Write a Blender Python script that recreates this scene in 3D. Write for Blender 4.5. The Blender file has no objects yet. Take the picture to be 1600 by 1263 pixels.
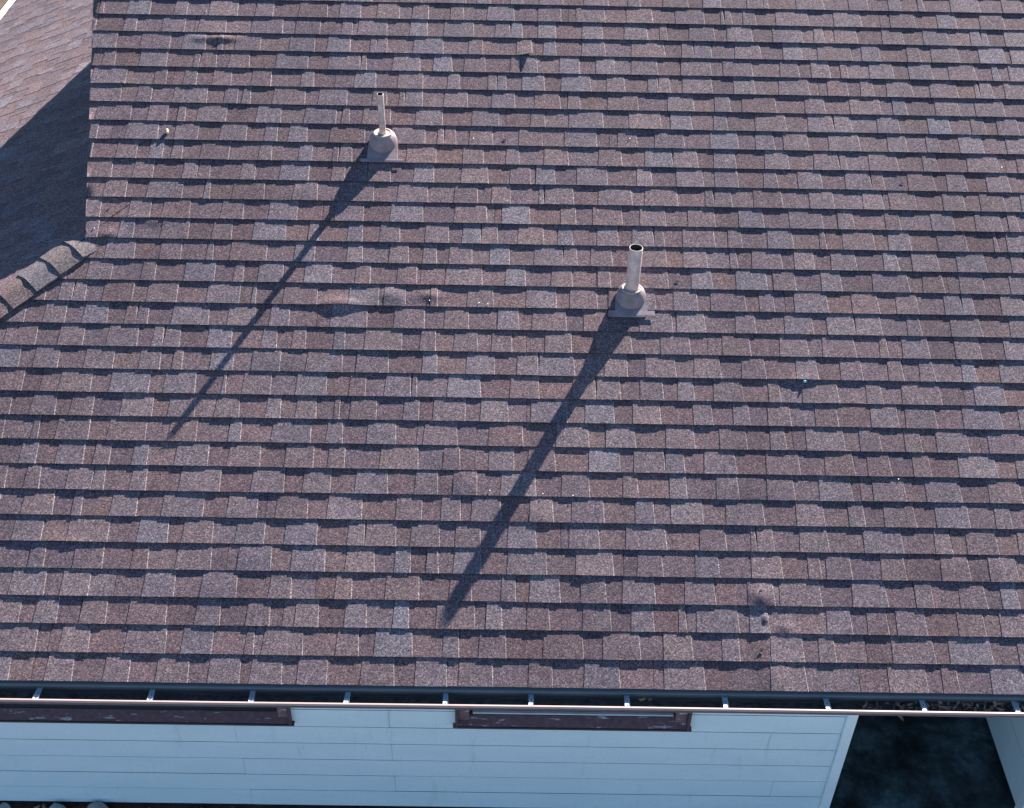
import bpy, bmesh, math, random
import numpy as np
from mathutils import Matrix, Vector

random.seed(11); RNG = np.random.default_rng(5)
R = math.radians
scene = bpy.context.scene
C = scene.collection

# ------------------------------------------------------------------ camera
# fitted to the photograph: focal length in pixels of the 1600 wide picture, depression, yaw, roll
F_PX, DEP, YAW, ROLL = 1972.3, 0.69895, 0.0095, 0.0218
CAM = np.array([0.0, -3.783, 4.966])
fw = np.array([math.sin(YAW)*math.cos(DEP), math.cos(YAW)*math.cos(DEP), -math.sin(DEP)])
rt = np.cross(fw, [0, 0, 1]); rt /= np.linalg.norm(rt)
up = np.cross(rt, fw)
rt, up = math.cos(ROLL)*rt + math.sin(ROLL)*up, -math.sin(ROLL)*rt + math.cos(ROLL)*up
cam_data = bpy.data.cameras.new('camera')
cam = bpy.data.objects.new('camera', cam_data); C.objects.link(cam)
cam.matrix_world = Matrix(((rt[0], up[0], -fw[0], CAM[0]), (rt[1], up[1], -fw[1], CAM[1]),
                           (rt[2], up[2], -fw[2], CAM[2]), (0, 0, 0, 1)))
cam_data.sensor_fit = 'HORIZONTAL'; cam_data.sensor_width = 36.0
cam_data.lens = F_PX/1600*36.0
cam_data.clip_start = 0.05; cam_data.clip_end = 500
scene.camera = cam

# ------------------------------------------------------------------ light
SUN_AZ, SUN_EL = R(29.5), R(28.1)             # azimuth from +Y towards +X
world = bpy.data.worlds.new('World'); scene.world = world; world.use_nodes = True
wn = world.node_tree.nodes; wl = world.node_tree.links
sky = wn.new('ShaderNodeTexSky'); sky.sky_type = 'NISHITA'; sky.sun_disc = False
sky.sun_elevation = SUN_EL; sky.sun_rotation = SUN_AZ
sky.air_density = 1.0; sky.dust_density = 0.0; sky.ozone_density = 5.0
wl.new(sky.outputs[0], wn['Background'].inputs[0]); wn['Background'].inputs[1].default_value = 0.05
sun_d = bpy.data.lights.new('sun', 'SUN'); sun_d.energy = 5.0; sun_d.angle = R(0.53); sun_d.color = (1.0, 0.90, 0.85)
sun = bpy.data.objects.new('sun', sun_d); C.objects.link(sun)
S = Vector((math.sin(SUN_AZ)*math.cos(SUN_EL), math.cos(SUN_AZ)*math.cos(SUN_EL), math.sin(SUN_EL)))
sun.rotation_euler = S.to_track_quat('Z', 'Y').to_euler(); sun.location = (6, 10, 9)
vs = scene.view_settings
vs.view_transform = 'Standard'; vs.look = 'None'; vs.gamma = 1.0; vs.use_curve_mapping = False
vs.exposure = 1.97

# ------------------------------------------------------------------ helpers
def project(p):
    q = np.asarray(p, float) - CAM
    z = q @ fw
    return 800 + F_PX*(q @ rt)/z, 631.5 - F_PX*(q @ up)/z
def ray(x, y):
    return fw + (x - 800)/F_PX*rt - (y - 631.5)/F_PX*up
def hit(x, y, n, p0):
    r = ray(x, y); n = np.asarray(n, float)
    return CAM + (n @ (np.asarray(p0, float) - CAM))/(n @ r)*r

def tag(o, label=None, cat=None, group=None, kind=None):
    if label: o['label'] = label
    if cat: o['category'] = cat
    if group: o['group'] = group
    if kind: o['kind'] = kind
    return o
def empty(name, loc=(0, 0, 0)):
    o = bpy.data.objects.new(name, None); C.objects.link(o); o.location = loc; o.empty_display_size = .1
    return o

class MB:
    """collects faces; build() links them as one mesh object"""
    def __init__(s): s.v = []; s.f = []; s.c = []; s.sm = []
    def vert(s, p): s.v.append(tuple(float(a) for a in p)); return len(s.v) - 1
    def face(s, idx, col=None, smooth=False): s.f.append(tuple(idx)); s.c.append(col); s.sm.append(smooth)
    def quad(s, a, b, c, d, col=None): s.face([s.vert(p) for p in (a, b, c, d)], col)
    def poly(s, pts, col=None): s.face([s.vert(p) for p in pts], col)
    def grid(s, pts, col=None, smooth=True, colfn=None):
        ids = [[s.vert(p) for p in row] for row in pts]
        for i in range(len(ids) - 1):
            for j in range(len(ids[0]) - 1):
                s.face((ids[i][j], ids[i][j+1], ids[i+1][j+1], ids[i+1][j]), colfn(i, j) if colfn else col, smooth)
        return ids
    def box(s, x0, x1, y0, y1, z0, z1, col=None):
        p = [(x, y, z) for x in (x0, x1) for y in (y0, y1) for z in (z0, z1)]
        i = [s.vert(q) for q in p]
        for q in ((0,1,3,2), (4,6,7,5), (0,4,5,1), (2,3,7,6), (0,2,6,4), (1,5,7,3)): s.face([i[k] for k in q], col)
    def prism(s, pts, d, col=None):
        """polygon pts extruded by vector d"""
        d = np.asarray(d, float); a = [s.vert(p) for p in pts]; b = [s.vert(np.asarray(p) + d) for p in pts]
        s.face(a, col); s.face(b[::-1], col); n = len(a)
        for i in range(n): s.face((a[i], b[i], b[(i+1) % n], a[(i+1) % n]), col)
    def lathe(s, prof, base, axis=(0, 0, 1), n=28, smooth=True, cap=False, col=None):
        base = np.asarray(base, float); ax = Vector(axis).normalized()
        e1 = ax.orthogonal().normalized(); e2 = ax.cross(e1)
        e1, e2, ax = map(np.array, (e1, e2, ax))
        rows = [[base + ax*h + r*(math.cos(2*math.pi*k/n)*e1 + math.sin(2*math.pi*k/n)*e2) for k in range(n)] for r, h in prof]
        ids = [[s.vert(p) for p in row] for row in rows]
        for i in range(len(ids) - 1):
            for k in range(n):
                s.face((ids[i][k], ids[i][(k+1) % n], ids[i+1][(k+1) % n], ids[i+1][k]), col, smooth)
        if cap: s.face(ids[-1], col); s.face(ids[0][::-1], col)
    def build(s, name, mat, parent=None, fix=False):
        m = bpy.data.meshes.new(name); m.from_pydata(s.v, [], s.f)
        m.polygons.foreach_set('use_smooth', s.sm)
        if any(c is not None for c in s.c):
            at = m.color_attributes.new('tint', 'FLOAT_COLOR', 'CORNER')
            data = []
            for f, c in zip(s.f, s.c):
                c = c or (.2, .2, .2); data.extend([c[0], c[1], c[2], 1.0]*len(f))
            at.data.foreach_set('color', data)
        if fix:
            bm = bmesh.new(); bm.from_mesh(m); bmesh.ops.recalc_face_normals(bm, faces=bm.faces); bm.to_mesh(m); bm.free()
        m.materials.append(mat)
        o = bpy.data.objects.new(name, m); C.objects.link(o)
        if parent: o.parent = parent
        return o

# ------------------------------------------------------------------ materials
def new_mat(name):
    m = bpy.data.materials.new(name); m.use_nodes = True
    return m, m.node_tree.nodes, m.node_tree.links, m.node_tree.nodes['Principled BSDF']
def ramp(n, stops):
    r = n.new('ShaderNodeValToRGB'); e = r.color_ramp.elements
    e[0].position, e[0].color = stops[0][0], (*stops[0][1], 1)
    e[1].position, e[1].color = stops[-1][0], (*stops[-1][1], 1)
    for p, c in stops[1:-1]: k = e.new(p); k.color = (*c, 1)
    return r
def mixc(n, l, a, b, fac, mode='MIX'):
    x = n.new('ShaderNodeMix'); x.data_type = 'RGBA'; x.blend_type = mode
    for sock, v in ((x.inputs[6], a), (x.inputs[7], b), (x.inputs[0], fac)):
        if hasattr(v, 'is_linked') or hasattr(v, 'links'): l.new(v, sock)
        elif isinstance(v, (int, float)): sock.default_value = v
        else: sock.default_value = (*v, 1)
    return x.outputs[2]
def noise(n, l, scale, detail=4, rough=.6, vec=None, stretch=None):
    t = n.new('ShaderNodeTexNoise'); t.inputs['Scale'].default_value = scale
    t.inputs['Detail'].default_value = detail; t.inputs['Roughness'].default_value = rough
    tc = n.new('ShaderNodeTexCoord'); src = tc.outputs['Object']
    if stretch:
        mp = n.new('ShaderNodeMapping'); mp.inputs['Scale'].default_value = stretch; l.new(src, mp.inputs[0]); src = mp.outputs[0]
    l.new(src, t.inputs['Vector'])
    return t.outputs['Fac']

def shingle_material():
    m, n, l, b = new_mat('asphalt_shingle')
    tc = n.new('ShaderNodeTexCoord')
    at = n.new('ShaderNodeAttribute'); at.attribute_name = 'tint'
    vo = n.new('ShaderNodeTexVoronoi'); vo.inputs['Scale'].default_value = 190; l.new(tc.outputs['Object'], vo.inputs['Vector'])
    sep = n.new('ShaderNodeSeparateColor'); l.new(vo.outputs['Color'], sep.inputs[0])
    gr = ramp(n, [(0, (.36, .36, .40)), (.28, (.70, .69, .73)), (.6, (1.0, .98, .97)), (.86, (1.36, 1.32, 1.29)), (1, (2.1, 2.0, 1.94))])
    l.new(sep.outputs[0], gr.inputs[0])
    col = mixc(n, l, at.outputs['Color'], gr.outputs[0], 1.0, 'MULTIPLY')
    # hue of single granules: rust and slate
    hr = ramp(n, [(0, (1.12, .95, .90)), (.35, (1, 1, 1)), (.7, (1, 1, 1)), (1, (.88, .98, 1.14))])
    l.new(sep.outputs[1], hr.inputs[0])
    col = mixc(n, l, col, hr.outputs[0], 1.0, 'MULTIPLY')
    # weathering in broad soft patches
    w = ramp(n, [(.28, (.74, .71, .72)), (.5, (1, 1, 1)), (.72, (1.2, 1.16, 1.10))])
    l.new(noise(n, l, 1.1, 6, .62, stretch=(1, .55, .55)), w.inputs[0])
    col = mixc(n, l, col, w.outputs[0], 1.0, 'MULTIPLY')
    w2 = ramp(n, [(.3, (.86, .86, .87)), (.7, (1.1, 1.09, 1.08))]); l.new(noise(n, l, 19, 3, .6), w2.inputs[0])
    col = mixc(n, l, col, w2.outputs[0], 1.0, 'MULTIPLY')
    l.new(col, b.inputs['Base Color']); b.inputs['Roughness'].default_value = .93
    b.inputs['Specular IOR Level'].default_value = .25
    bp = n.new('ShaderNodeBump'); bp.inputs['Strength'].default_value = .8; bp.inputs['Distance'].default_value = .0018
    l.new(sep.outputs[2], bp.inputs['Height']); l.new(bp.outputs[0], b.inputs['Normal'])
    return m
M_SH = shingle_material()

def plain(name, col, rough=.6, var=.12, scale=8, metal=0, spec=.4, bump=0, stretch=None):
    m, n, l, b = new_mat(name)
    f = noise(n, l, scale, 5, .6, stretch=stretch)
    lo = tuple(c*(1 - var) for c in col); hi = tuple(min(1, c*(1 + var)) for c in col)
    r = ramp(n, [(.3, lo), (.7, hi)]); l.new(f, r.inputs[0]); l.new(r.outputs[0], b.inputs['Base Color'])
    b.inputs['Roughness'].default_value = rough; b.inputs['Metallic'].default_value = metal; b.inputs['Specular IOR Level'].default_value = spec
    if bump:
        bp = n.new('ShaderNodeBump'); bp.inputs['Strength'].default_value = bump; bp.inputs['Distance'].default_value = .002
        l.new(noise(n, l, scale*14, 3, .6, stretch=stretch), bp.inputs['Height']); l.new(bp.outputs[0], b.inputs['Normal'])
    return m
M_DECK = plain('roof_deck', (.05, .042, .04), .9)
def siding_mat():
    m, n, l, b = new_mat('painted_siding')
    r = ramp(n, [(.3, (.69, .83, .87)), (.7, (.76, .89, .92))]); l.new(noise(n, l, 2.2, 6, .6, stretch=(1, 1, 3)), r.inputs[0])
    g = ramp(n, [(.25, (.88, .88, .88)), (.75, (1.1, 1.1, 1.1))]); l.new(noise(n, l, 150, 3, .7), g.inputs[0])
    st = ramp(n, [(.60, (1, 1, 1)), (.76, (.84, .84, .82))]); l.new(noise(n, l, 3.0, 6, .7, stretch=(4, 1, .6)), st.inputs[0])
    c = mixc(n, l, mixc(n, l, r.outputs[0], g.outputs[0], 1.0, 'MULTIPLY'), st.outputs[0], 1.0, 'MULTIPLY')
    l.new(c, b.inputs['Base Color']); b.inputs['Roughness'].default_value = .75
    bp = n.new('ShaderNodeBump'); bp.inputs['Strength'].default_value = .3; bp.inputs['Distance'].default_value = .002
    l.new(noise(n, l, 60, 3, .6, stretch=(.3, 1, 3)), bp.inputs['Height']); l.new(bp.outputs[0], b.inputs['Normal'])
    return m
M_SIDING = siding_mat()
M_TRIM = plain('painted_trim', (.78, .88, .90), .7, .05, 5, bump=.15)
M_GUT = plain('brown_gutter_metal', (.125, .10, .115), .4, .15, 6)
M_GUTIN = plain('gutter_trough_metal', (.13, .16, .18), .35, .2, 5)
M_DRIP = plain('drip_edge_metal', (.085, .115, .135), .4, .1, 4)
M_LIP = plain('gutter_lip_sun_highlight', (.36, .275, .25), .45, .08, 3)  # paler than the gutter brown: sunlit highlight put into the colour
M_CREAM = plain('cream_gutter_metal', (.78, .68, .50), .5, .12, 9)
M_GALV = plain('galvanised_steel', (.46, .50, .52), .45, .12, 30, metal=.2, spec=.5)
M_FASCIA = plain('fascia_paint', (.09, .065, .07), .6)
M_PIPE = plain('painted_vent_pipe', (.58, .44, .40), .6, .28, 26)
M_PIPE2 = plain('weathered_steel_pipe', (.54, .43, .38), .55, .32, 34, metal=.15)
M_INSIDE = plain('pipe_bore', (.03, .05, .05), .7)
M_FLASH = plain('vent_flashing_plastic', (.25, .20, .21), .65, .26, 20)
M_COLLAR = plain('vent_collar_rubber', (.36, .30, .26), .7, .35, 40)
M_MARK = plain('stamped_mark', (.13, .10, .10), .7)
M_NAIL = plain('nail_head', (.5, .5, .49), .35, .1, 40, metal=.4)
M_NAILD = plain('rusty_nail_hole', (.02, .018, .018), .8)
M_YELLOW = plain('weathered_yellow', (.72, .58, .30), .7, .2, 60)
M_TEAL = plain('teal_plastic', (.25, .70, .72), .4)
M_TWIG = plain('twig', (.05, .035, .03), .8)
M_ROCK = plain('field_stone', (.30, .31, .30), .9, .35, 14, bump=.6)
M_LEAF = plain('dead_leaf', (.36, .28, .21), .8, .5, 25)
M_SILT = plain('gutter_silt', (.10, .125, .13), .95, .5, 30)
M_SASH = plain('window_sash', (.55, .60, .62), .5)

def glass_mat():
    m, n, l, b = new_mat('window_glass')
    b.inputs['Base Color'].default_value = (.02, .03, .04, 1); b.inputs['Roughness'].default_value = .06
    b.inputs['Specular IOR Level'].default_value = .6
    return m
M_GLASS = glass_mat()
def peeling():
    m, n, l, b = new_mat('peeling_brown_paint')
    f = noise(n, l, 9, 6, .7, stretch=(1, 4, 4))
    r = ramp(n, [(.60, (.20, .12, .135)), (.63, (.55, .58, .58))]); l.new(f, r.inputs[0])
    g = noise(n, l, 30, 4, .7); r2 = ramp(n, [(.3, (.7, .7, .7)), (.7, (1.3, 1.25, 1.25))]); l.new(g, r2.inputs[0])
    l.new(mixc(n, l, r.outputs[0], r2.outputs[0], 1.0, 'MULTIPLY'), b.inputs['Base Color']); b.inputs['Roughness'].default_value = .7
    return m
M_PEEL = peeling()
def concrete():
    m, n, l, b = new_mat('stained_concrete')
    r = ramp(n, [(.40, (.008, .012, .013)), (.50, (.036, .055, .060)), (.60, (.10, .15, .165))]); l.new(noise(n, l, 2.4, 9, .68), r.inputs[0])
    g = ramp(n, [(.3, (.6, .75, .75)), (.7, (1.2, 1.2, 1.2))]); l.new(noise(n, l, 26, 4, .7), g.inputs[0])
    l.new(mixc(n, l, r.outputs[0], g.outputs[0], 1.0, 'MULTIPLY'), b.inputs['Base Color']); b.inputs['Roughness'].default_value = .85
    return m
M_CONC = concrete()
def soil():
    m, n, l, b = new_mat('bark_mulch_soil')
    r = ramp(n, [(.3, (.03, .02, .016)), (.55, (.10, .06, .045)), (.75, (.2, .13, .10))]); l.new(noise(n, l, 14, 8, .75), r.inputs[0])
    l.new(r.outputs[0], b.inputs['Base Color']); b.inputs['Roughness'].default_value = .95
    bp = n.new('ShaderNodeBump'); bp.inputs['Strength'].default_value = .8; bp.inputs['Distance'].default_value = .02
    l.new(noise(n, l, 30, 6, .7), bp.inputs['Height']); l.new(bp.outputs[0], b.inputs['Normal'])
    return m
M_SOIL = soil()

# ------------------------------------------------------------------ roof frames
TAN = 5/12; PITCH = math.atan(TAN); CP, SP = math.cos(PITCH), math.sin(PITCH)
EXP = .143                      # shingle exposure
XC = -4.79                      # eave corner where the hip starts
YR = 4.95; VR = YR/CP           # ridge
XR_END = 4.7                    # right end of the built roof
RV0, RX0, RSL = 2.57, -2.415, -.1365   # winged rake: X = RX0 + RSL*(v - RV0)
N_MAIN = np.array([0, -SP, CP]); UP_MAIN = np.array([0, CP, SP])
def P_main(x, v, h): return (x, v*CP - h*SP, v*SP + h*CP)
def P_left(y, v, h): return (XC + v*CP - h*SP, y, v*SP + h*CP)
def on_roof(px, py, h=0.004):
    q = hit(px, py, N_MAIN, N_MAIN*h); return float(q[0]), float(q @ UP_MAIN)
def left_limit(v):              # left boundary of the main plane
    if v < RV0 - .02: return XC + v*CP
    return RX0 + RSL*(v - RV0)

GROUND_Z, SLAB_Z, WALL_Y, WALL_B = -2.055, -2.04, .60, -2.005
X_CORNER, X_SIDE = 2.055, 3.24

# ------------------------------------------------------------------ setting: ground, slab
mb = MB(); mb.quad((-90, -90, GROUND_Z), (90, -90, GROUND_Z), (90, 90, GROUND_Z), (-90, 90, GROUND_Z))
tag(mb.build('ground', M_SOIL), kind='structure')
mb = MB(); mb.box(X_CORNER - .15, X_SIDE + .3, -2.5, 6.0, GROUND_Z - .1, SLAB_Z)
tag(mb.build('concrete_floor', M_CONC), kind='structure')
M_BOUNCE = plain('bounce_slab_surface', (.42, .42, .41), .85, .15, 4, bump=.2)
mb = MB(); mb.box(-14, 16, -16, -2.51, GROUND_Z - .1, GROUND_Z + .03)  # added out-of-view slab, reflects sunlight onto the shaded front wall
tag(mb.build('bounce_slab', M_BOUNCE), kind='structure')

# ------------------------------------------------------------------ house
house = empty('house', (0, WALL_Y, GROUND_Z)); inv = Matrix.Translation((0, -WALL_Y, -GROUND_Z))
tag(house, 'house with brown shingle roof, pale lap siding and dark gutter', 'house')
def house_part(name, mb, mat, fix=True):
    o = mb.build(name, mat, house, fix); o.matrix_parent_inverse = inv; return o

# decks
DK = -.022
mb = MB()
v_l = np.linspace(0.03, RV0 - .03, 2).tolist(); v_u = np.linspace(RV0 - .02, VR, 2).tolist()
outl = [(left_limit(v) + .02, v) for v in v_l + v_u] + [(XR_END, VR), (XR_END, .03)]
mb.prism([P_main(x, v, DK) for x, v in outl], -N_MAIN*.03)
roof = house_part('roof', mb, M_DECK)
tag(roof, 'broad main roof slope of mottled brown and grey shingles')
mb = MB()
XG = -2.15; VG = (XG - XC)/CP
nl = np.array([-SP, 0, CP])
mb.prism([P_left(y, v, DK) for y, v in ((.03, .03), (VG*CP, VG), (2*YR - VG*CP, VG), (2*YR - .03, .03))], -nl*.03)
lroof = house_part('hip_roof', mb, M_DECK)
tag(lroof, 'hipped end slope half in the shadow of the gable')
mb = MB()                                     # rear slope, behind the ridge
rear = [(RX0 + RSL*(VR - RV0), VR), (XR_END, VR), (XR_END, 0), (XC, 0), (XC + (RV0 - .02)*CP, RV0 - .02), (RX0, RV0)]
pr = lambda x, v, h: (x, 2*YR - (v*CP - h*SP), v*SP + h*CP)
mb.prism([pr(x, v, 0) for x, v in rear], (0, -SP*.03, -CP*.03))
house_part('rear_roof', mb, M_DECK)
mb = MB(); zg = VG*SP
mb.prism([(XG, VG*CP, zg - .05), (XG, 2*YR - VG*CP, zg - .05), (XG, YR, YR*TAN - .05)], (.1, 0, 0))
house_part('gable_wall', mb, M_SIDING)
# rake boards under the winged edge
mb = MB()
for f_ in (P_main, pr):
    a, b_ = f_(RX0 + .012, RV0, -.055), f_(RX0 + RSL*(VR - RV0) + .012, VR, -.055)
    a2, b2 = f_(RX0 + .012, RV0, -.16), f_(RX0 + RSL*(VR - RV0) + .012, VR, -.16)
    mb.prism([a, b_, b2, a2], (.02, 0, 0))
house_part('rake_board', mb, M_FASCIA)

# ---- shingle surface heights
T1, T2 = .0031, .0021           # backing layer, laminated tab
def h1(a):                      # hash noise on integers
    a = (a*374761393 + 668265263) & 0xffffffff; a = ((a ^ (a >> 13))*1274126177) & 0xffffffff
    return ((a ^ (a >> 16)) & 0xffff)/65535.0
def vnoise(x, seed):
    i = math.floor(x); f = x - i; f = f*f*(3 - 2*f); i = int(i)
    return h1(i + seed*7919)*(1 - f) + h1(i + 1 + seed*7919)*f
def lift(k, x):
    a = vnoise(x/.30, k*3 + 1); b = vnoise(x/.11, k*3 + 2); c = vnoise(x/.9, k*3 + 3)
    return .0011*a + .0017*b*b + .0024*max(0, c - .35)
# nail pops, buckles and curled corners seen in the photograph: px, py, height, radius x, radius v
BUMPS_PX = [(1192, 932, .014, .062, .055), (1196, 966, .010, .016, .020), (1192, 1010, .007, .045, .10), (1214, 1062, .008, .05, .07), (1228, 982, .007, .035, .03),
            (530, 474, .014, .10, .030), (612, 462, .008, .075, .045), (672, 462, .009, .06, .03),
            (345, 60, .014, .10, .024), (310, 60, .006, .05, .03), (720, 752, .006, .12, .05), (700, 712, .006, .14, .035),
            (835, 800, .005, .12, .04), (380, 866, .006, .16, .04), (330, 915, .004, .14, .05), (240, 345, .006, .10, .03),
            (170, 365, .009, .05, .03), (620, 745, .006, .08, .04), (815, 95, .004, .06, .03), (1010, 1010, .004, .2, .05),
            (480, 300, .004, .2, .05), (1250, 590, .007, .09, .03), (1330, 640, .006, .1, .03), (190, 135, .006, .10, .03),
            (1000, 200, .005, .2, .04), (60, 740, .006, .15, .04), (1480, 880, .005, .15, .05), (1545, 885, .006, .1, .04),
            (905, 900, .005, .15, .05), (1170, 760, .005, .2, .04), (430, 560, .005, .2, .04), (90, 850, .006, .2, .04)]
BUMPS = [(*on_roof(px, py), A, sx, sv) for px, py, A, sx, sv in BUMPS_PX]
CURL = [(*on_roof(829, 82), .022, .022, .03)]      # lifted tab corner
def bump(x, v):
    s = 0
    for x0, v0, A, sx, sv in BUMPS:
        dx = (x - x0)/sx
        if abs(dx) < 3:
            dv = (v - v0)/sv
            if abs(dv) < 3: s += A*math.exp(-dx*dx - dv*dv)
    return s
def surf(k, x, dv, raised, seed=0):
    t = 1 - dv/EXP
    z = (T1 + T2)*t + lift(k + seed, x)*max(0, min(1, t))**1.4 - (0 if raised else T2)
    if seed == 0: z += bump(x, k*EXP + dv)
    return z

PAL_TAB = [((.158, .142, .150), 3.0), ((.170, .161, .171), 1.6), ((.156, .131, .134), 4.0), ((.146, .119, .124), 2.6),
           ((.164, .141, .144), 2.4), ((.150, .133, .142), 1.6)]
PAL_LOW = [((.136, .106, .110), 3), ((.144, .114, .117), 2.4), ((.126, .099, .105), 1.6), ((.150, .123, .126), 1.8), ((.142, .111, .109), 1.0)]
def pick(pal):
    r = random.random()*sum(w for _, w in pal)
    for c, w in pal:
        r -= w
        if r <= 0: break
    g = random.uniform(.92, 1.1); wv = random.uniform(-.05, .05)
    return (c[0]*g*(1 + wv)*.97, c[1]*g*.93, c[2]*g*(1 - wv)*.955)

# tabs whose place matters: lifted or buckled ones (left px, right px, butt py)
FORCED = []
for pa, pb, py in ((807, 831, 81), (1169, 1211, 949), (1172, 1203, 991), (599, 633, 474), (1205, 1262, 1078), (303, 335, 78)):
    xa_, v_ = on_roof(pa, py); xb_, _ = on_roof(pb, py); FORCED.append((int(round(v_/EXP)), xa_, xb_))
def force(segs, k, xa, L):
    for fk, a, b in FORCED:
        a, b = a - xa, b - xa
        if fk != k or a < .02 or b > L - .02: continue
        out = [(s0, min(s1, a), r) for s0, s1, r in segs if s0 < a - .01]
        if out and out[-1][2]: out[-1] = (out[-1][0], out[-1][1], False)
        out.append((a, b, True))
        tail = [(max(s0, b), s1, r) for s0, s1, r in segs if s1 > b + .01]
        if tail and tail[0][2]: tail[0] = (tail[0][0], tail[0][1], False)
        segs = out + tail
    return segs
def strip_layout(L):
    """segments along one laminated strip: (x0, x1, raised)"""
    segs = []; x = 0; r = random.random() < .5
    while x < L - 1e-6:
        if r: w = random.choice((.085, .12, .14, .155, .165, .18, .20))
        else: w = random.choice((.075, .10, .125, .14, .155, .17))
        if segs == [] : w *= random.uniform(.25, 1)
        w *= random.uniform(.93, 1.07)
        if x + w > L - .02: w = L - x
        segs.append((x, x + w, r)); x += w; r = not r
    return segs

def make_strip(mbase, tabs, k, xa, L, P, lim_lo, seed, hi=None, voff=0.0):
    """base layer of one strip into mbase; appends (MB, key points) of its tabs"""
    clampx = lambda x, v: max(x, lim_lo(v)) if hi is None else min(max(x, lim_lo(v)), hi(v))
    segs = strip_layout(L); v0 = k*EXP + voff
    if seed == 0: segs = force(segs, k, xa, L)
    xs = []; owner = []
    near = seed == 0 and any(x0 - 3*sx - .05 < xa + L and x0 + 3*sx + .05 > xa and abs(vb - v0 - .07) < .1 + 2*sv and A > .008 for x0, vb, A, sx, sv in BUMPS)
    for i, (a, b, r) in enumerate(segs):
        n = max(1, int(round((b - a)/(.012 if near else .05))))
        for j in range(n): xs.append(xa + a + (b - a)*j/n); owner.append(i)
    xs.append(xa + L - .0022); xs[0] += .0004
    cols = [pick(PAL_LOW) for _ in segs]
    dvs = tuple(np.linspace(0, EXP + .035, 12)) if near else (0, EXP*.35, EXP*.7, EXP + .035)
    top = [[P(clampx(x, v0 + dv), v0 + dv, surf(k, x, dv, False, seed)) for x in xs] for dv in dvs]
    mbase.grid(top, smooth=True, colfn=lambda i, j: cols[owner[j]])
    dark = (.05, .042, .042)
    bot = [P(clampx(x, v0), v0, max(-.0016, surf(k, x, 0, False, seed) - T1)) for x in xs]
    mbase.grid([bot, top[0]], smooth=False, colfn=lambda i, j: dark)
    for e in (0, -1):
        lo = [P(clampx(xs[e], v0 + dv), v0 + dv, surf(k, xs[e], dv, False, seed) - T1) for dv in dvs]
        mbase.grid([lo, [row[e] for row in top]], smooth=False, col=dark)
    for i, (a, b, r) in enumerate(segs):
        if not r: continue
        x0, x1 = xa + a + (.0005 if a > 0 else .0012), xa + b - (.0005 if b < L else .003)
        if clampx(x1, v0 + EXP) - clampx(x0, v0) < .012 and clampx(x1, v0) - clampx(x0, v0) < .012: continue
        fl = random.uniform(.003, .009)                     # tabs widen a little towards the butt
        col = pick(PAL_TAB); t = MB(); n = max(2, int(round((x1 - x0)/(.012 if near else .04))))
        rows = []; v1 = EXP + .03
        jl, jr = random.uniform(-.002, .002), random.uniform(-.002, .002)
        for dv in ((-.0012, *np.linspace(.012, v1, 11)) if near else (-.0012, EXP*.33, EXP*.66, v1)):
            q = dv/EXP; l_, r_ = x0 + fl*q + jl*(1 - q), x1 - fl*q + jr*(1 - q)
            rows.append([(l_ + (r_ - l_)*j/n, v0 + dv, dv) for j in range(n + 1)])
        def hh(x, dv):
            z = surf(k, x, max(dv, 0), True, seed)
            if seed == 0:
                for cx, cv, A, sx, sv in CURL:
                    if abs(cv - v0) < .06 and x0 - .02 < cx < x1 + .03:
                        z += A*max(0, (x - x0)/(x1 - x0))**1.6*max(0, 1 - max(dv, 0)/(EXP*.75))**1.3
            return z
        topg = [[P(clampx(x, v), v, hh(x, dv)) for x, v, dv in row] for row in rows]
        t.grid(topg, col, True)
        curled = any(seed == 0 and abs(cv - v0) < .06 and x0 - .02 < cx < x1 + .03 for cx, cv, *_ in CURL)
        thick = T2 + (0 if not curled else .001)
        botg = [P(clampx(x, v), v, hh(x, dv) - thick - .0004) for x, v, dv in rows[0]]
        if not curled:
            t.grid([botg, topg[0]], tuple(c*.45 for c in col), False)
        else:
            t.grid([[P(clampx(x, v), v, hh(x, dv) - .003) for x, v, dv in row] for row in rows], dark, True)
            t.grid([[P(clampx(x, v), v, hh(x, dv) - .003) for x, v, dv in rows[0]], topg[0]], dark, False)
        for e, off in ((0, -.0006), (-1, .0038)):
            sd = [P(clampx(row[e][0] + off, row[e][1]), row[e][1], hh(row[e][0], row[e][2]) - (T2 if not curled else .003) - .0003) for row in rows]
            t.grid([sd, [g[e] for g in topg]], col if e == 0 else (.21, .19, .185), False)  # right side face lightened: sunlit edge painted into the tint
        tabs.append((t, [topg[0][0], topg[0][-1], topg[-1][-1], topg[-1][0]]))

def area_in_frame(pts):
    q = [project(p) for p in pts]
    cx = sum(a for a, _ in q)/len(q); cy = sum(b for _, b in q)/len(q)
    xs = [min(max(a, 0), 1600) for a, _ in q]; ys = [min(max(b, 0), 1263) for _, b in q]
    return (max(xs) - min(xs))*(max(ys) - min(ys))
def merge(dst, src):
    o = len(dst.v); dst.v += src.v; dst.f += [tuple(i + o for i in f) for f in src.f]; dst.c += src.c; dst.sm += src.sm

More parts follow.
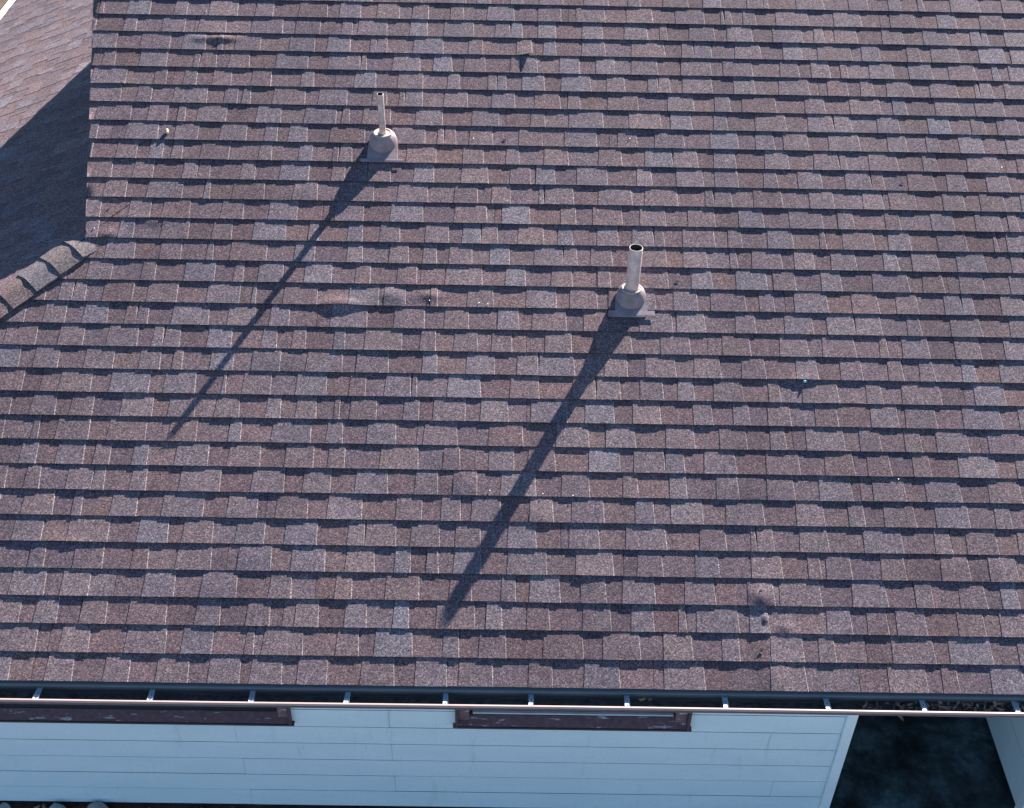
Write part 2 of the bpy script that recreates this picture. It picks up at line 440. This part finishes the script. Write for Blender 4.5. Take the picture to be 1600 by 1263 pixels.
def lay_roof(parent, k_range, P, lo, hi_fn, x_end, seed, max_tabs, order=1):
    strips = []; tabs = []
    for k in k_range:
        a0 = lo((k + 1)*EXP) if lo((k + 1)*EXP) < lo(k*EXP) else lo(k*EXP)
        x = a0 - random.uniform(.05, .95); xe = x_end(k) if callable(x_end) else x_end
        while x < xe:
            L = min(1.0, xe - x) if xe - x > .06 else .06
            if x + L > a0 + .01:
                m = MB(); make_strip(m, tabs, k, x, L, P, lo, seed, hi_fn, random.uniform(-.0012, .0012))
                xa = max(x, lo(k*EXP))
                strips.append((m, [P(xa, k*EXP, 0), P(x + L, k*EXP, 0), P(x + L, (k + 1)*EXP, 0), P(xa, (k + 1)*EXP, 0)]))
            x += 1.0
    strips.sort(key=lambda s: -area_in_frame(s[1])); rest = MB(); ns = 0
    for m, pts in strips:
        if area_in_frame(pts) > 20 and ns < 300:
            m.build('shingle', M_SH, parent); ns += 1
        else: merge(rest, m)
    if rest.f: tag(rest.build('outlying_shingles', M_SH, parent), kind='stuff')
    tabs.sort(key=lambda s: -area_in_frame(s[1])); rest = MB(); nt = 0
    for m, pts in tabs:
        if nt < max_tabs and area_in_frame(pts) > 60:
            m.build('shingle_tab', M_SH, parent); nt += 1
        else: merge(rest, m)
    if rest.f: tag(rest.build('remaining_shingle_tabs', M_SH, parent), kind='stuff')
    print('strips', len(strips), ns, 'tabs', len(tabs), nt)

lay_roof(roof, range(0, int(VR/EXP)), P_main, left_limit, None, XR_END, 0, 300)
# hip end: rows run along Y from the hip at the front to the rear hip
lo_l = lambda v: v*CP
lay_roof(lroof, range(0, int(VG/EXP)), P_left, lo_l, None, lambda k: 2*YR - k*EXP*CP - .1, 400, 0)

# ---- hip caps
d_h = np.array([1, 1, TAN]); LH = np.linalg.norm(d_h); d_h /= LH
H = np.array([1, -1, 0])/math.sqrt(2); NH = np.array([-SP, -SP, 2*CP]); NH /= np.linalg.norm(NH)
def cap_mesh(seed, ss=(0, .05, .11, .20), sink=0):
    random.seed(seed); m = MB(); col = pick([((.150, .146, .150), 2), ((.165, .160, .162), 1.5), ((.155, .132, .130), 1)]); wv = random.uniform(.93, 1.05)
    g = random.uniform(.78, 1.0); col = tuple(c*g for c in col)
    us = [-1, -.8, -.6, -.4, -.25, -.12, 0, .12, .25, .4, .6, .8, 1]; W = .112*wv
    def pt(u, s, dz):
        a = u*W; r = .045
        hgt = .007 - sink*s + .0065*(1 - s/.16) + dz + .002*math.sin(u*5 + seed)*(1 - s/.2)
        return d_h*s + H*a*1.0 + np.array([0, 0, -(math.sqrt(a*a + r*r) - r*.75)*TAN/math.sqrt(2)*1.0]) + NH*hgt
    top = [[pt(u, s, 0) for u in us] for s in ss]
    m.grid(top, col, True)
    m.grid([[pt(u, 0, -.0045) for u in us], top[0]], (.05, .042, .042), False)
    for e in (0, -1): m.grid([[pt(us[e], s, -.012) for s in ss], [r[e] for r in top]], tuple(c*.6 for c in col), False)
    return m
CAP_STEP = .160; n_cap = int((RV0*CP*LH)/CAP_STEP) + 1; s_end = (RV0*CP)*LH - .085
for i in range(n_cap):
    s = s_end - i*CAP_STEP
    if s < -.02: break
    m = cap_mesh(100 + i) if i else cap_mesh(100, (0, .03, .06, .10), .16); base = np.array([XC, 0, 0]) + d_h*s
    m.v = [tuple(np.asarray(p) + base) for p in m.v]
    m.build('hip_cap', M_SH, roof)
random.seed(77)

# ------------------------------------------------------------------ eave: fascia, drip edge, soffit, gutter
XL = XC - .02
mb = MB(); mb.box(XC + .03, XR_END, .034, .056, -.19, -.045); house_part('fascia_board', mb, M_FASCIA)
mb = MB(); mb.box(XC + .06, X_CORNER, .058, WALL_Y, -.20, -.185); mb.box(X_CORNER, XR_END, .058, 6, -.20, -.185)
house_part('soffit', mb, M_TRIM)
mb = MB()
prof = [(.12, .032), (.02, -.010), (.0, -.0165), (-.0085, -.021), (-.0105, -.030), (-.008, -.050), (.002, -.072), (.02, -.084)]
mb.grid([[(x, y, z) for y, z in prof] for x in np.linspace(XL, XR_END, 14)], smooth=True)
house_part('drip_edge', mb, M_DRIP, False)

def gutter_profile():
    return [(.030, -.045), (.028, -.125), (.020, -.131), (-.024, -.132), (-.031, -.124), (-.044, -.096), (-.074, -.070), (-.092, -.053), (-.0945, -.036)]
mb = MB(); xs = np.linspace(XL - .1, XR_END, 60)
def sag(x): return .0022*math.sin(x*1.35 + .6) - .0015
mb.grid([[(x, y, z + sag(x)) for y, z in gutter_profile()] for x in xs], smooth=False)
gutter = house_part('gutter', mb, M_GUTIN, False)
mb = MB(); mb.grid([[(x, y - .0015 if i > 2 else y, z - .0015 + sag(x)) for i, (y, z) in enumerate(gutter_profile())] for x in xs], smooth=False)
mb.build('gutter_shell', M_GUT, gutter)
tag(gutter, 'dark brown eave gutter with a sunlit front lip')
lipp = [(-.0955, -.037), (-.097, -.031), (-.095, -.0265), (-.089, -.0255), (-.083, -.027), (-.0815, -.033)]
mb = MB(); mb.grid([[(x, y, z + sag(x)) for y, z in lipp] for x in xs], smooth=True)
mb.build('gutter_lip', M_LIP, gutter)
hx = [-2.212, -1.667, -1.183, -.727, -.252, .159, .621, 1.095, 1.588, 2.052, 2.502]
for x in hx:
    mb = MB(); w = .0125; dx = random.uniform(-.004, .004)
    pts = [(-.084, -.030), (-.070, -.032), (.0, -.038), (.026, -.034)]
    for off in (0, -.0015):
        mb.grid([[(x + sx + dx*(y + .08)*10, y, z + off + sag(x)) for sx in (-w, -w*.7, w*.7, w)] for y, z in pts], smooth=False)
    for sx in (-w, w):
        mb.grid([[(x + sx + dx*(y + .08)*10, y, z + dz + sag(x)) for y, z in pts] for dz in (0, .006)], smooth=False)
    hg = mb.build('gutter_hanger', M_GALV, gutter)
    m2 = MB()
    for yy, rr in ((-.074, .0035), (-.045, .0032)):
        m2.lathe([(0.0001, .0012), (rr, .0012), (rr, 0)], (x + dx*(yy + .08)*10, yy, -.0315 + sag(x) - (.0022 if yy > -.06 else 0)), n=8)
    s2 = merge(mb, m2)
    mm = m2.build('screw_hole', M_NAILD, gutter)
# silt in the trough
mb = MB(); mb.grid([[(x, y, -.128 + .004*vnoise(x*9, 5) + sag(x) + .003*vnoise(x*40 + y*90, 6)) for y in np.linspace(-.032, .026, 6)] for x in np.linspace(XL, XR_END, 300)], smooth=True)
mb.build('gutter_silt', M_SILT, gutter)
# gutter along the hip end eave
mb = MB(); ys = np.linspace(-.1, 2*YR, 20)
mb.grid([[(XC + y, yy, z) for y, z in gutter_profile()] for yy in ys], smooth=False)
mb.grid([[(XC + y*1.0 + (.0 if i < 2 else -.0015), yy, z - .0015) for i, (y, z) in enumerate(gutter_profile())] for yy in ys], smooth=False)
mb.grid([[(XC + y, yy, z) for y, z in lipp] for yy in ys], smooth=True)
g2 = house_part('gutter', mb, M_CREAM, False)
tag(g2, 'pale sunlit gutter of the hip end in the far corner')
mb = MB(); mb.box(XC + .034, XC + .056, .03, 2*YR, -.19, -.045); house_part('fascia_board', mb, M_FASCIA)

# ------------------------------------------------------------------ walls
mb = MB(); mb.box(XC + WALL_Y + .03, X_CORNER - .03, WALL_Y + .07, WALL_Y + .12, GROUND_Z, -.2)
mb.box(X_CORNER - .12, X_CORNER - .022, WALL_Y + .12, 6, GROUND_Z, -.2)
mb.box(X_SIDE + .03, X_SIDE + .12, WALL_Y + .02, 6, GROUND_Z, -.2)
mb.box(X_SIDE + .12, XR_END, WALL_Y + .02, WALL_Y + .12, GROUND_Z, -.2)
mb.box(X_CORNER - .02, X_SIDE + .03, 5.9, 6, GROUND_Z, -.2)
mb.box(XC + WALL_Y + .03, XC + WALL_Y + .12, WALL_Y + .12, 2*YR - .6, GROUND_Z, -.2)
mb.box(XC + WALL_Y + .12, XR_END, 2*YR - .7, 2*YR - .6, GROUND_Z, -.2)
mb.box(XR_END - .1, XR_END, WALL_Y + .12, 2*YR - .7, GROUND_Z, -.2)
wall = house_part('wall', mb, M_DECK)
tag(wall, 'pale blue-grey lap siding wall under the eave')
SID = .1625
WIN = [(-3.35, -1.19), (-.24, 1.10)]; WIN_B = -1.135
joints_px = [(369, 1155), (382, 1205), (394, 1253), (608, 1133), (613, 1187), (618, 1238)]
jt = {}
for px, py in joints_px:
    q = hit(px, py, (0, 1, 0), (0, WALL_Y, 0)); jt.setdefault(int((q[2] - WALL_B)//SID), []).append(float(q[0]))
def board(mb, x0, x1, z0, P):
    """one lap board: bottom edge proud"""
    j = random.uniform(-.0008, .0008)
    prof = [(.014, z0 + SID - .034), (-.0075 + j, z0 + SID - .0078), (-.0085 + j, z0 + SID - .0098), (-.0115 + j, z0 + .002), (-.0105 + j, z0), (.014, z0)]   # offset outwards, z
    a = [P(x0, o, z) for o, z in prof]; b = [P(x1, o, z) for o, z in prof]
    mb.grid([a, b], smooth=False)
    for s in (a, b): mb.poly(s)
Pf = lambda x, o, z: (x, WALL_Y + .022 + o, z)
for r in range(12):
    z0 = WALL_B + r*SID
    cuts = [XC + WALL_Y + .02] + sorted(jt.get(r, []) + ([] if r in jt else [random.uniform(-3.6, -3.1)]) + ([] if len(jt.get(r, [])) > 1 else [random.uniform(1.2, 1.7)] if r % 3 == 1 else [])) + [X_CORNER - .058]
    for a, b in zip(cuts[:-1], cuts[1:]):
        spans = [(a + .0010, b - .0010)]
        if z0 + SID > WIN_B:                       # cut round the windows
            for w0, w1 in WIN:
                ns = []
                for s0, s1 in spans:
                    if s1 <= w0 or s0 >= w1: ns.append((s0, s1)); continue
                    if s0 < w0: ns.append((s0, w0))
                    if s1 > w1: ns.append((w1, s1))
                spans = ns
        for s0, s1 in spans:
            if s1 - s0 < .03: continue
            mb = MB(); board(mb, s0, s1, z0 if not (z0 < WIN_B < z0 + SID and False) else z0, Pf)
            mb.build('siding_board', M_SIDING, wall)
    # piece of board left under a window
    if z0 < WIN_B < z0 + SID:
        for w0, w1 in WIN:
            mb = MB(); zt = WIN_B
            fr = (zt - z0)/(SID + .012); o1 = -.013*(1 - fr)
            mb.grid([[Pf(w0 + .001, o1, zt), Pf(w0 + .001, -.013, z0 + .001), Pf(w0 + .001, -.004, z0)], [Pf(w1 - .001, o1, zt), Pf(w1 - .001, -.013, z0 + .001), Pf(w1 - .001, -.004, z0)]], smooth=False)
            mb.build('siding_board', M_SIDING, wall)
# side wall of the breezeway
Ps = lambda y, o, z: (X_SIDE + .022 + o, y, z)
for r in range(12):
    mb = MB(); board(mb, WALL_Y + .05, 5.88, WALL_B + .012 + r*SID, Ps); mb.build('siding_board', M_SIDING, wall)
for r in range(12):
    mb = MB(); board(mb, X_SIDE + .075, XR_END, WALL_B + r*SID, lambda x, o, z: (x, WALL_Y + .012 + o, z)); mb.build('siding_board', M_SIDING, wall)
mb = MB(); mb.box(X_CORNER - .057, X_CORNER, WALL_Y - .012, WALL_Y + .03, WALL_B - .004, -.2); mb.box(X_CORNER - .022, X_CORNER - .0005, WALL_Y + .03, WALL_Y + .09, WALL_B - .004, -.2)
mb.build('corner_board', M_TRIM, wall, True)
mb = MB(); mb.box(X_SIDE - .004, X_SIDE + .07, WALL_Y - .022, WALL_Y + .048, WALL_B - .004, -.2); mb.build('corner_board', M_TRIM, wall, True)

# ------------------------------------------------------------------ windows
def window(w0, w1, label, sash):
    wx = empty('window', (0, 0, 0)); wx.parent = house; wx.matrix_parent_inverse = inv; wx['label'] = label
    Y = WALL_Y; B = WIN_B; T = -.30
    mb = MB()                                            # thin dark metal frame standing proud
    mb.box(w0 - .004, w0 + .012, Y - .022, Y + .06, B - .004, T)
    mb.box(w1 - .012, w1 + .004, Y - .022, Y + .06, B - .004, T)
    mb.box(w0 - .018, w1 + .018, Y - .020, Y + .06, B - .016, B - .0045)
    mb.build('window_frame', M_FASCIA, wx, True)
    mb = MB()
    mb.prism([(w0 + .0125, Y - .012, B - .003), (w0 + .0125, Y + .055, B + .02), (w0 + .0125, Y + .055, B - .003)], (w1 - w0 - .025, 0, 0))
    mb.build('window_sill', M_PEEL, wx, True)
    cs = .075
    mb = MB(); mb.box(w0 + .0125, w0 + cs, Y + .016, Y + .055, B + .021, T); mb.build('window_casing', M_PEEL, wx, True)
    mb = MB(); mb.box(w1 - cs, w1 - .0125, Y + .016, Y + .055, B + .021, T); mb.build('window_casing', M_PEEL, wx, True)
    if sash:
        ZS = float(hit(1000, 1117, (0, 1, 0), (0, Y + .040, 0))[2])
        mb = MB(); mb.box(w0 + cs + .02, w1 - cs - .012, Y + .040, Y + .056, ZS - .012, ZS); mb.build('window_sash', M_SASH, wx, True)
    mb = MB(); mb.box(w0 + cs, w1 - cs, Y + .058, Y + .064, B + .01, T); mb.build('window_pane', M_GLASS, wx, True)
    return wx
window(*WIN[0], 'wide brown framed window partly hidden by gutter at left', False)
window(*WIN[1], 'brown framed window with peeling sill below gutter, middle', True)

# ------------------------------------------------------------------ vent pipes
def vent(name, px, py, H_p, rad, wall_t, label, mats, fl_bottom, hood_len, flange_h, tiltx=0, tilty=0):
    bx, bv = on_roof(px, py, 0); B = np.array(P_main(bx, bv, 0))
    root = empty(name, tuple(B)); Minv = Matrix.Translation(tuple(-B))
    tag(root, label, 'vent pipe', 'vent pipes through the roof')
    def part(n_, mb, mat, parent=root, fix=True):
        o = mb.build(n_, mat, parent, fix)
        if parent is root: o.matrix_parent_inverse = Minv
        return o
    ax = np.array([tiltx, tilty, 1.0])
    mb = MB()
    mb.lathe([(rad, -.02), (rad, H_p*.32), (rad*1.0, H_p*.325), (rad, H_p*.34), (rad, H_p - .002), (rad - .0015, H_p), (rad - wall_t, H_p), (rad - wall_t - .0005, H_p - .002)], B, ax, 32)
    pipe = part('pipe', mb, mats[0], fix=False)
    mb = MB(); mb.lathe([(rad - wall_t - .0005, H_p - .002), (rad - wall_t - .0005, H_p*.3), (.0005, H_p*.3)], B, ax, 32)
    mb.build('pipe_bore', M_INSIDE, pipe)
    # flat horseshoe plate in the roof plane with a round dome lofted up to the collar
    RH = .083; n = 48; hb = .014; hc = .068; rc = .054
    outl = [((RH + .004)*math.cos(math.pi*i/24), (RH + .004)*math.sin(math.pi*i/24)) for i in range(25)]
    outl += [(-RH - .004 - .004*j, -hood_len*j) for j in (.5, 1)] + [(RH + .004 + .004*j, -hood_len*j) for j in (1, .5)]
    mb = MB(); hp = lambda w: hb - .003*max(0, -w/hood_len)
    mb.poly([P_main(bx + u, bv + w, hp(w)) for u, w in outl])
    ids = [[mb.vert(P_main(bx + u*(1 + .02*q), bv + w*(1 + .01*q), hp(w) - .014*q)) for u, w in outl + outl[:1]] for q in (0, 1)]
    for i in range(len(outl)): mb.face((ids[0][i], ids[0][i+1], ids[1][i+1], ids[1][i]))
    coll = [np.array([rc*math.cos(2*math.pi*i/n), rc*math.sin(2*math.pi*i/n), hc]) + B for i in range(n)]
    rim = [np.array(P_main(bx + RH*math.cos(2*math.pi*i/n), bv + RH*math.sin(2*math.pi*i/n), hb - .0005)) for i in range(n)]
    rings = [rim]
    for t in (.06, .15, .3, .5, .7, .86, 1.0):
        ring = []
        for i in range(n):
            c_, s_ = math.cos(2*math.pi*i/n), math.sin(2*math.pi*i/n)
            te = 1 - (1 - t)**1.6                      # steep flank first, flatter shoulder
            zt = 1 - (1 - t)**1.9
            q = rim[i]*(1 - t) + coll[i]*t
            q = q + N_MAIN*(hc - hb)*(zt - t)*.55
            q = q + np.array([c_, s_, 0])*math.sin(math.pi*t)*.007*(1 if s_ > -.2 else .4)
            ring.append(q)
        rings.append(ring)
    ids = [[mb.vert(p) for p in r] for r in rings]
    for a in range(len(ids) - 1):
        for i in range(n): mb.face((ids[a][i], ids[a][(i+1) % n], ids[a+1][(i+1) % n], ids[a+1][i]), None, True)
    fl = part('flashing', mb, M_FLASH)
    mb = MB()                                            # collar ring and rubber seal
    mb.lathe([(rc + .003, hc - .004), (rc + .004, hc + .001), (rc + .001, hc + .005), (rc - .006, hc + .005), (rc - .010, hc + .002), (max(rad + .010, rc - .018), hc - .001), (rad + .006, hc + .004), (rad + .0005, hc + .010)], B, (0, 0, 1), 40)
    part('collar', mb, M_COLLAR, fl)
    # flange strip lying on the course below
    mb = MB(); w2 = .132; vb = bv - fl_bottom; vt = vb + flange_h; rr = .012
    pts = []
    for cx, cv, a0 in ((w2 - rr, vb + rr, -90), (w2 - .003, vt, 0), (-w2 + .003, vt, 90), (-w2 + rr, vb + rr, 180)):
        if a0 in (-90, 180):
            for a in (0, 30, 60, 90): pts.append((cx + rr*math.cos(R(a0 + a)), cv + rr*math.sin(R(a0 + a))))
        else: pts.append((cx, cv))
    hf = lambda u, w: .0105 + .0035*(abs(u)/w2)**6
    mb.prism([P_main(bx + u, w, hf(u, w)) for u, w in pts], -N_MAIN*.0022)
    flange = part('flange', mb, M_FLASH, fl)
    for u in (-w2 + .022, w2 - .022):
        m2 = MB(); m2.lathe([(.004, 0), (.004, .0015), (.002, .003), (.0002, .003)], P_main(bx + u, vb + flange_h*.5, hf(u, 0)), N_MAIN, 8)
        part('screw', m2, M_MARK, fl)
    m2 = MB()                                            # little moulded maker's mark
    for du, w, h_ in ((0, .006, .009), (-.012, .005, .006), (.012, .006, .006), (.022, .004, .005)):
        m2.prism([P_main(bx + .022 + du - w, vb + .006, hf(0, 0) + .0022), P_main(bx + .022 + du + w, vb + .006, hf(0, 0) + .0022), P_main(bx + .022 + du + w*.3, vb + .006 + h_, hf(0, 0) + .0022)], N_MAIN*.0006)
    part('moulded_mark', m2, M_MARK, fl)
    return root
vent('vent_pipe', 599, 224, .343, .0192, .0025, 'slender pale vent pipe higher up the roof, at left', (M_PIPE2,), .150, .135, .022, .003, -.115)
vent('vent_pipe', 985.5, 466, .337, .0378, .0035, 'stout open-topped vent pipe lower on the roof, right of centre', (M_PIPE,), .132, .105, .042, .012)

# ------------------------------------------------------------------ small things on the roof
def course_h(v): return surf(int(v//EXP), 0, v % EXP, True)
nails = [(765, 767), (848, 772), (895, 775), (671, 470), (748, 474), (762, 476), (740, 217), (984, 217), (147, 357), (322, 18), (1253, 588), (1404, 749), (1565, 262)]
for px, py in nails:
    x, v = on_roof(px, py, .006); hgt = course_h(v) + .002
    mb = MB(); mb.lathe([(.0032, 0), (.0036, .0015), (.003, .003), (.0003, .0034)], P_main(x, v, hgt), N_MAIN, 10)
    mb.build('roofing_nail', M_NAIL, roof)
for px, py, r_ in ((1188, 924, .006), (1190, 1017, .010), (1409, 286, .011), (788, 219, .010), (1058, 440, .009), (1195, 973, .008)):
    x, v = on_roof(px, py, .006); hgt = surf(int(v//EXP), x, v % EXP, True) + .0006
    mb = MB(); n = 12; rr = [r_*random.uniform(.6, 1.2) for _ in range(n)]
    mb.prism([P_main(x + rr[i]*math.cos(6.283*i/n)*1.3, v + rr[i]*math.sin(6.283*i/n)*.8, hgt) for i in range(n)], N_MAIN*.0012)
    mb.build('nail_hole', M_NAILD, roof)
x, v = on_roof(261, 209, .01); mb = MB()
base = np.array(P_main(x, v, surf(int(v//EXP), x, v % EXP, True) - .001))
mb.lathe([(.0003, 0), (.0065, .002), (.0085, .009), (.008, .022), (.0065, .031), (.004, .035), (.0003, .036)], base + N_MAIN*.006, (-.12, CP, SP + .05), 14)
tag(mb.build('cork_stub', M_YELLOW), 'small yellowish stub standing on the shingles near the left gable', 'debris')
x, v = on_roof(1257, 597, .005); base = np.array(P_main(x, v, .006)); mb = MB()
mb.lathe([(.0003, 0), (.007, .002), (.008, .006), (.004, .012), (.0003, .014)], base, (.2, -.4, 1), 7)
tag(mb.build('plastic_scrap', M_TEAL), 'tiny bright teal scrap caught under a shingle edge at right', 'debris')
a = on_roof(166, 330, .004); b = on_roof(172, 324, .004); mb = MB()
A_, B_ = np.array(P_main(*a, surf(int(a[1]//EXP), a[0], a[1] % EXP, True))), np.array(P_main(*b, surf(int(b[1]//EXP), b[0], b[1] % EXP, True))); d = B_ - A_
mb.lathe([(.0003, 0), (.0028, .001), (.0020, np.linalg.norm(d)*.6), (.0008, np.linalg.norm(d))], A_, d, 7)
tag(mb.build('twig', M_TWIG), 'short dark twig lying beside the upper end of the hip', 'twig')

# leaves packed in the gutter at the right
mb = MB(); rl = random.Random(4)
def leaf(cx, cy, cz, s):
    a = rl.uniform(0, 6.28); t1, t2 = rl.uniform(-.9, .9), rl.uniform(-.9, .9); pts = []
    rot = Matrix.Rotation(a, 3, 'Z') @ Matrix.Rotation(t1, 3, 'X') @ Matrix.Rotation(t2, 3, 'Y')
    for u, w in ((-1, 0), (-.5, .38), (.1, .45), (.6, .28), (1, 0), (.6, -.28), (.1, -.45), (-.5, -.38)):
        p = rot @ Vector((u*s, w*s*.8, .25*s*abs(w)*2 + .12*s*u*u)); pts.append((cx + p.x, cy + p.y, cz + p.z))
    c = mb.vert((cx, cy, cz)); ids = [mb.vert(p) for p in pts]
    for i in range(8): mb.face((c, ids[i], ids[(i + 1) % 8]))
for i in range(330):
    x = 1.72 + (rl.random()**.8)*1.9; dens = min(1, (x - 1.65)/.5)
    leaf(x, rl.uniform(-.050, .008), -.105 + rl.random()*.055*dens, rl.uniform(.010, .022))
tag(mb.build('leaf_litter', M_LEAF), 'dead brown leaves packed in the gutter at the right', 'leaf litter', kind='stuff')
for (px, py, s_, lab) in ((1003, 1093, .020, 'pale seed pod lying in the gutter, left of two'), (1015, 1093, .016, 'curled brown leaf lying in the gutter, right of two')):
    q = hit(px, py, (0, 0, 1), (0, 0, -.115)); m2 = MB()
    ids = []
    for i in range(5):
        t = -1 + .5*i; w = math.sqrt(max(0.02, 1 - t*t))*.42
        ids.append([(q[0] + t*s_, q[1] + c*w*s_, q[2] + .008 + .006*math.sin(t*3 + c) - .004*c*c) for c in (-1, -.4, .4, 1)])
    m2.grid(ids, smooth=True); m2.grid([[(a_, b_, c_ - .004) for a_, b_, c_ in r_] for r_ in ids], smooth=True)
    tag(m2.build('seed_pod' if s_ > .018 else 'dead_leaf', M_YELLOW if s_ > .018 else M_LEAF), lab, 'debris')

# ------------------------------------------------------------------ stones beside the wall
def stone(px, py, sx, sy, sz, label, seed):
    q = hit(px, py, (0, 0, 1), (0, 0, GROUND_Z + sz*1.25)); bm = bmesh.new()
    bmesh.ops.create_icosphere(bm, subdivisions=3, radius=1); rr = random.Random(seed)
    offs = [(Vector((rr.uniform(-1, 1), rr.uniform(-1, 1), rr.uniform(-1, 1))).normalized(), rr.uniform(.6, .85)) for _ in range(9)]
    for v in bm.verts:
        for nn, d_ in offs:
            e = v.co.dot(nn) - d_
            if e > 0: v.co -= nn*e*.9
        v.co = Vector((v.co.x*sx, v.co.y*sy, v.co.z*sz))
    m = bpy.data.meshes.new('stone'); bm.to_mesh(m); bm.free(); m.materials.append(M_ROCK)
    o = bpy.data.objects.new('stone', m); C.objects.link(o); o.location = (q[0], min(q[1], WALL_Y - sy*.8 - .005), GROUND_Z + sz*.55); o.rotation_euler = (0, 0, rr.uniform(0, 3))
    return tag(o, label, 'stone', 'stones beside the wall foot')
stone(88, 1259, .075, .055, .065, 'pale grey-green stone at the wall foot, second from left', 3)
stone(153, 1260, .08, .055, .065, 'blue-grey stone at the wall foot, rightmost', 8)
stone(6, 1257, .045, .04, .045, 'small stone at the wall foot in the bottom left corner', 12)
mb = MB(); rg = random.Random(9)
for i in range(900):
    x, y, s_ = rg.uniform(-4.2, -.6), rg.uniform(.1, WALL_Y - .01), rg.uniform(.008, .024); a = rg.uniform(0, 6.28); t_ = rg.uniform(-.5, .5)
    rot = Matrix.Rotation(a, 3, 'Z') @ Matrix.Rotation(t_, 3, 'X')
    p = [rot @ Vector(c) for c in ((-s_*1.6, -s_*.6, 0), (s_*1.5, -s_*.5, .003), (s_*1.7, s_*.5, .001), (-s_*1.4, s_*.6, .004), (0, 0, s_*.7))]
    ids = [mb.vert((x + c.x, y + c.y, GROUND_Z + .006 + c.z)) for c in p]
    for i_ in range(4): mb.face((ids[i_], ids[(i_+1) % 4], ids[4]))
tag(mb.build('bark_chips', M_LEAF), 'dark bark chips along the foot of the wall', 'bark chips', kind='stuff')

for px, py, s_, lab in ((1406, 1121, .035, 'pale dead leaf lying on the dark breezeway floor'),):
    q = hit(px, py, (0, 0, 1), (0, 0, SLAB_Z + .004)); m2 = MB(); ids = []
    for i in range(7):
        t = -1 + i/3; w = math.sqrt(max(.01, 1 - t*t))*.4
        ids.append([(q[0] + t*s_*.4 + c*w*s_*.8, q[1] - t*s_ + c*w*s_*.3, SLAB_Z + .004 + .008*abs(c) + .006*t*t) for c in (-1, -.4, .4, 1)])
    m2.grid(ids, smooth=True); m2.grid([[(a_, b_, c_ - .0008) for a_, b_, c_ in r_] for r_ in ids], smooth=True)
    tag(m2.build('dead_leaf', M_YELLOW), lab, 'leaf')
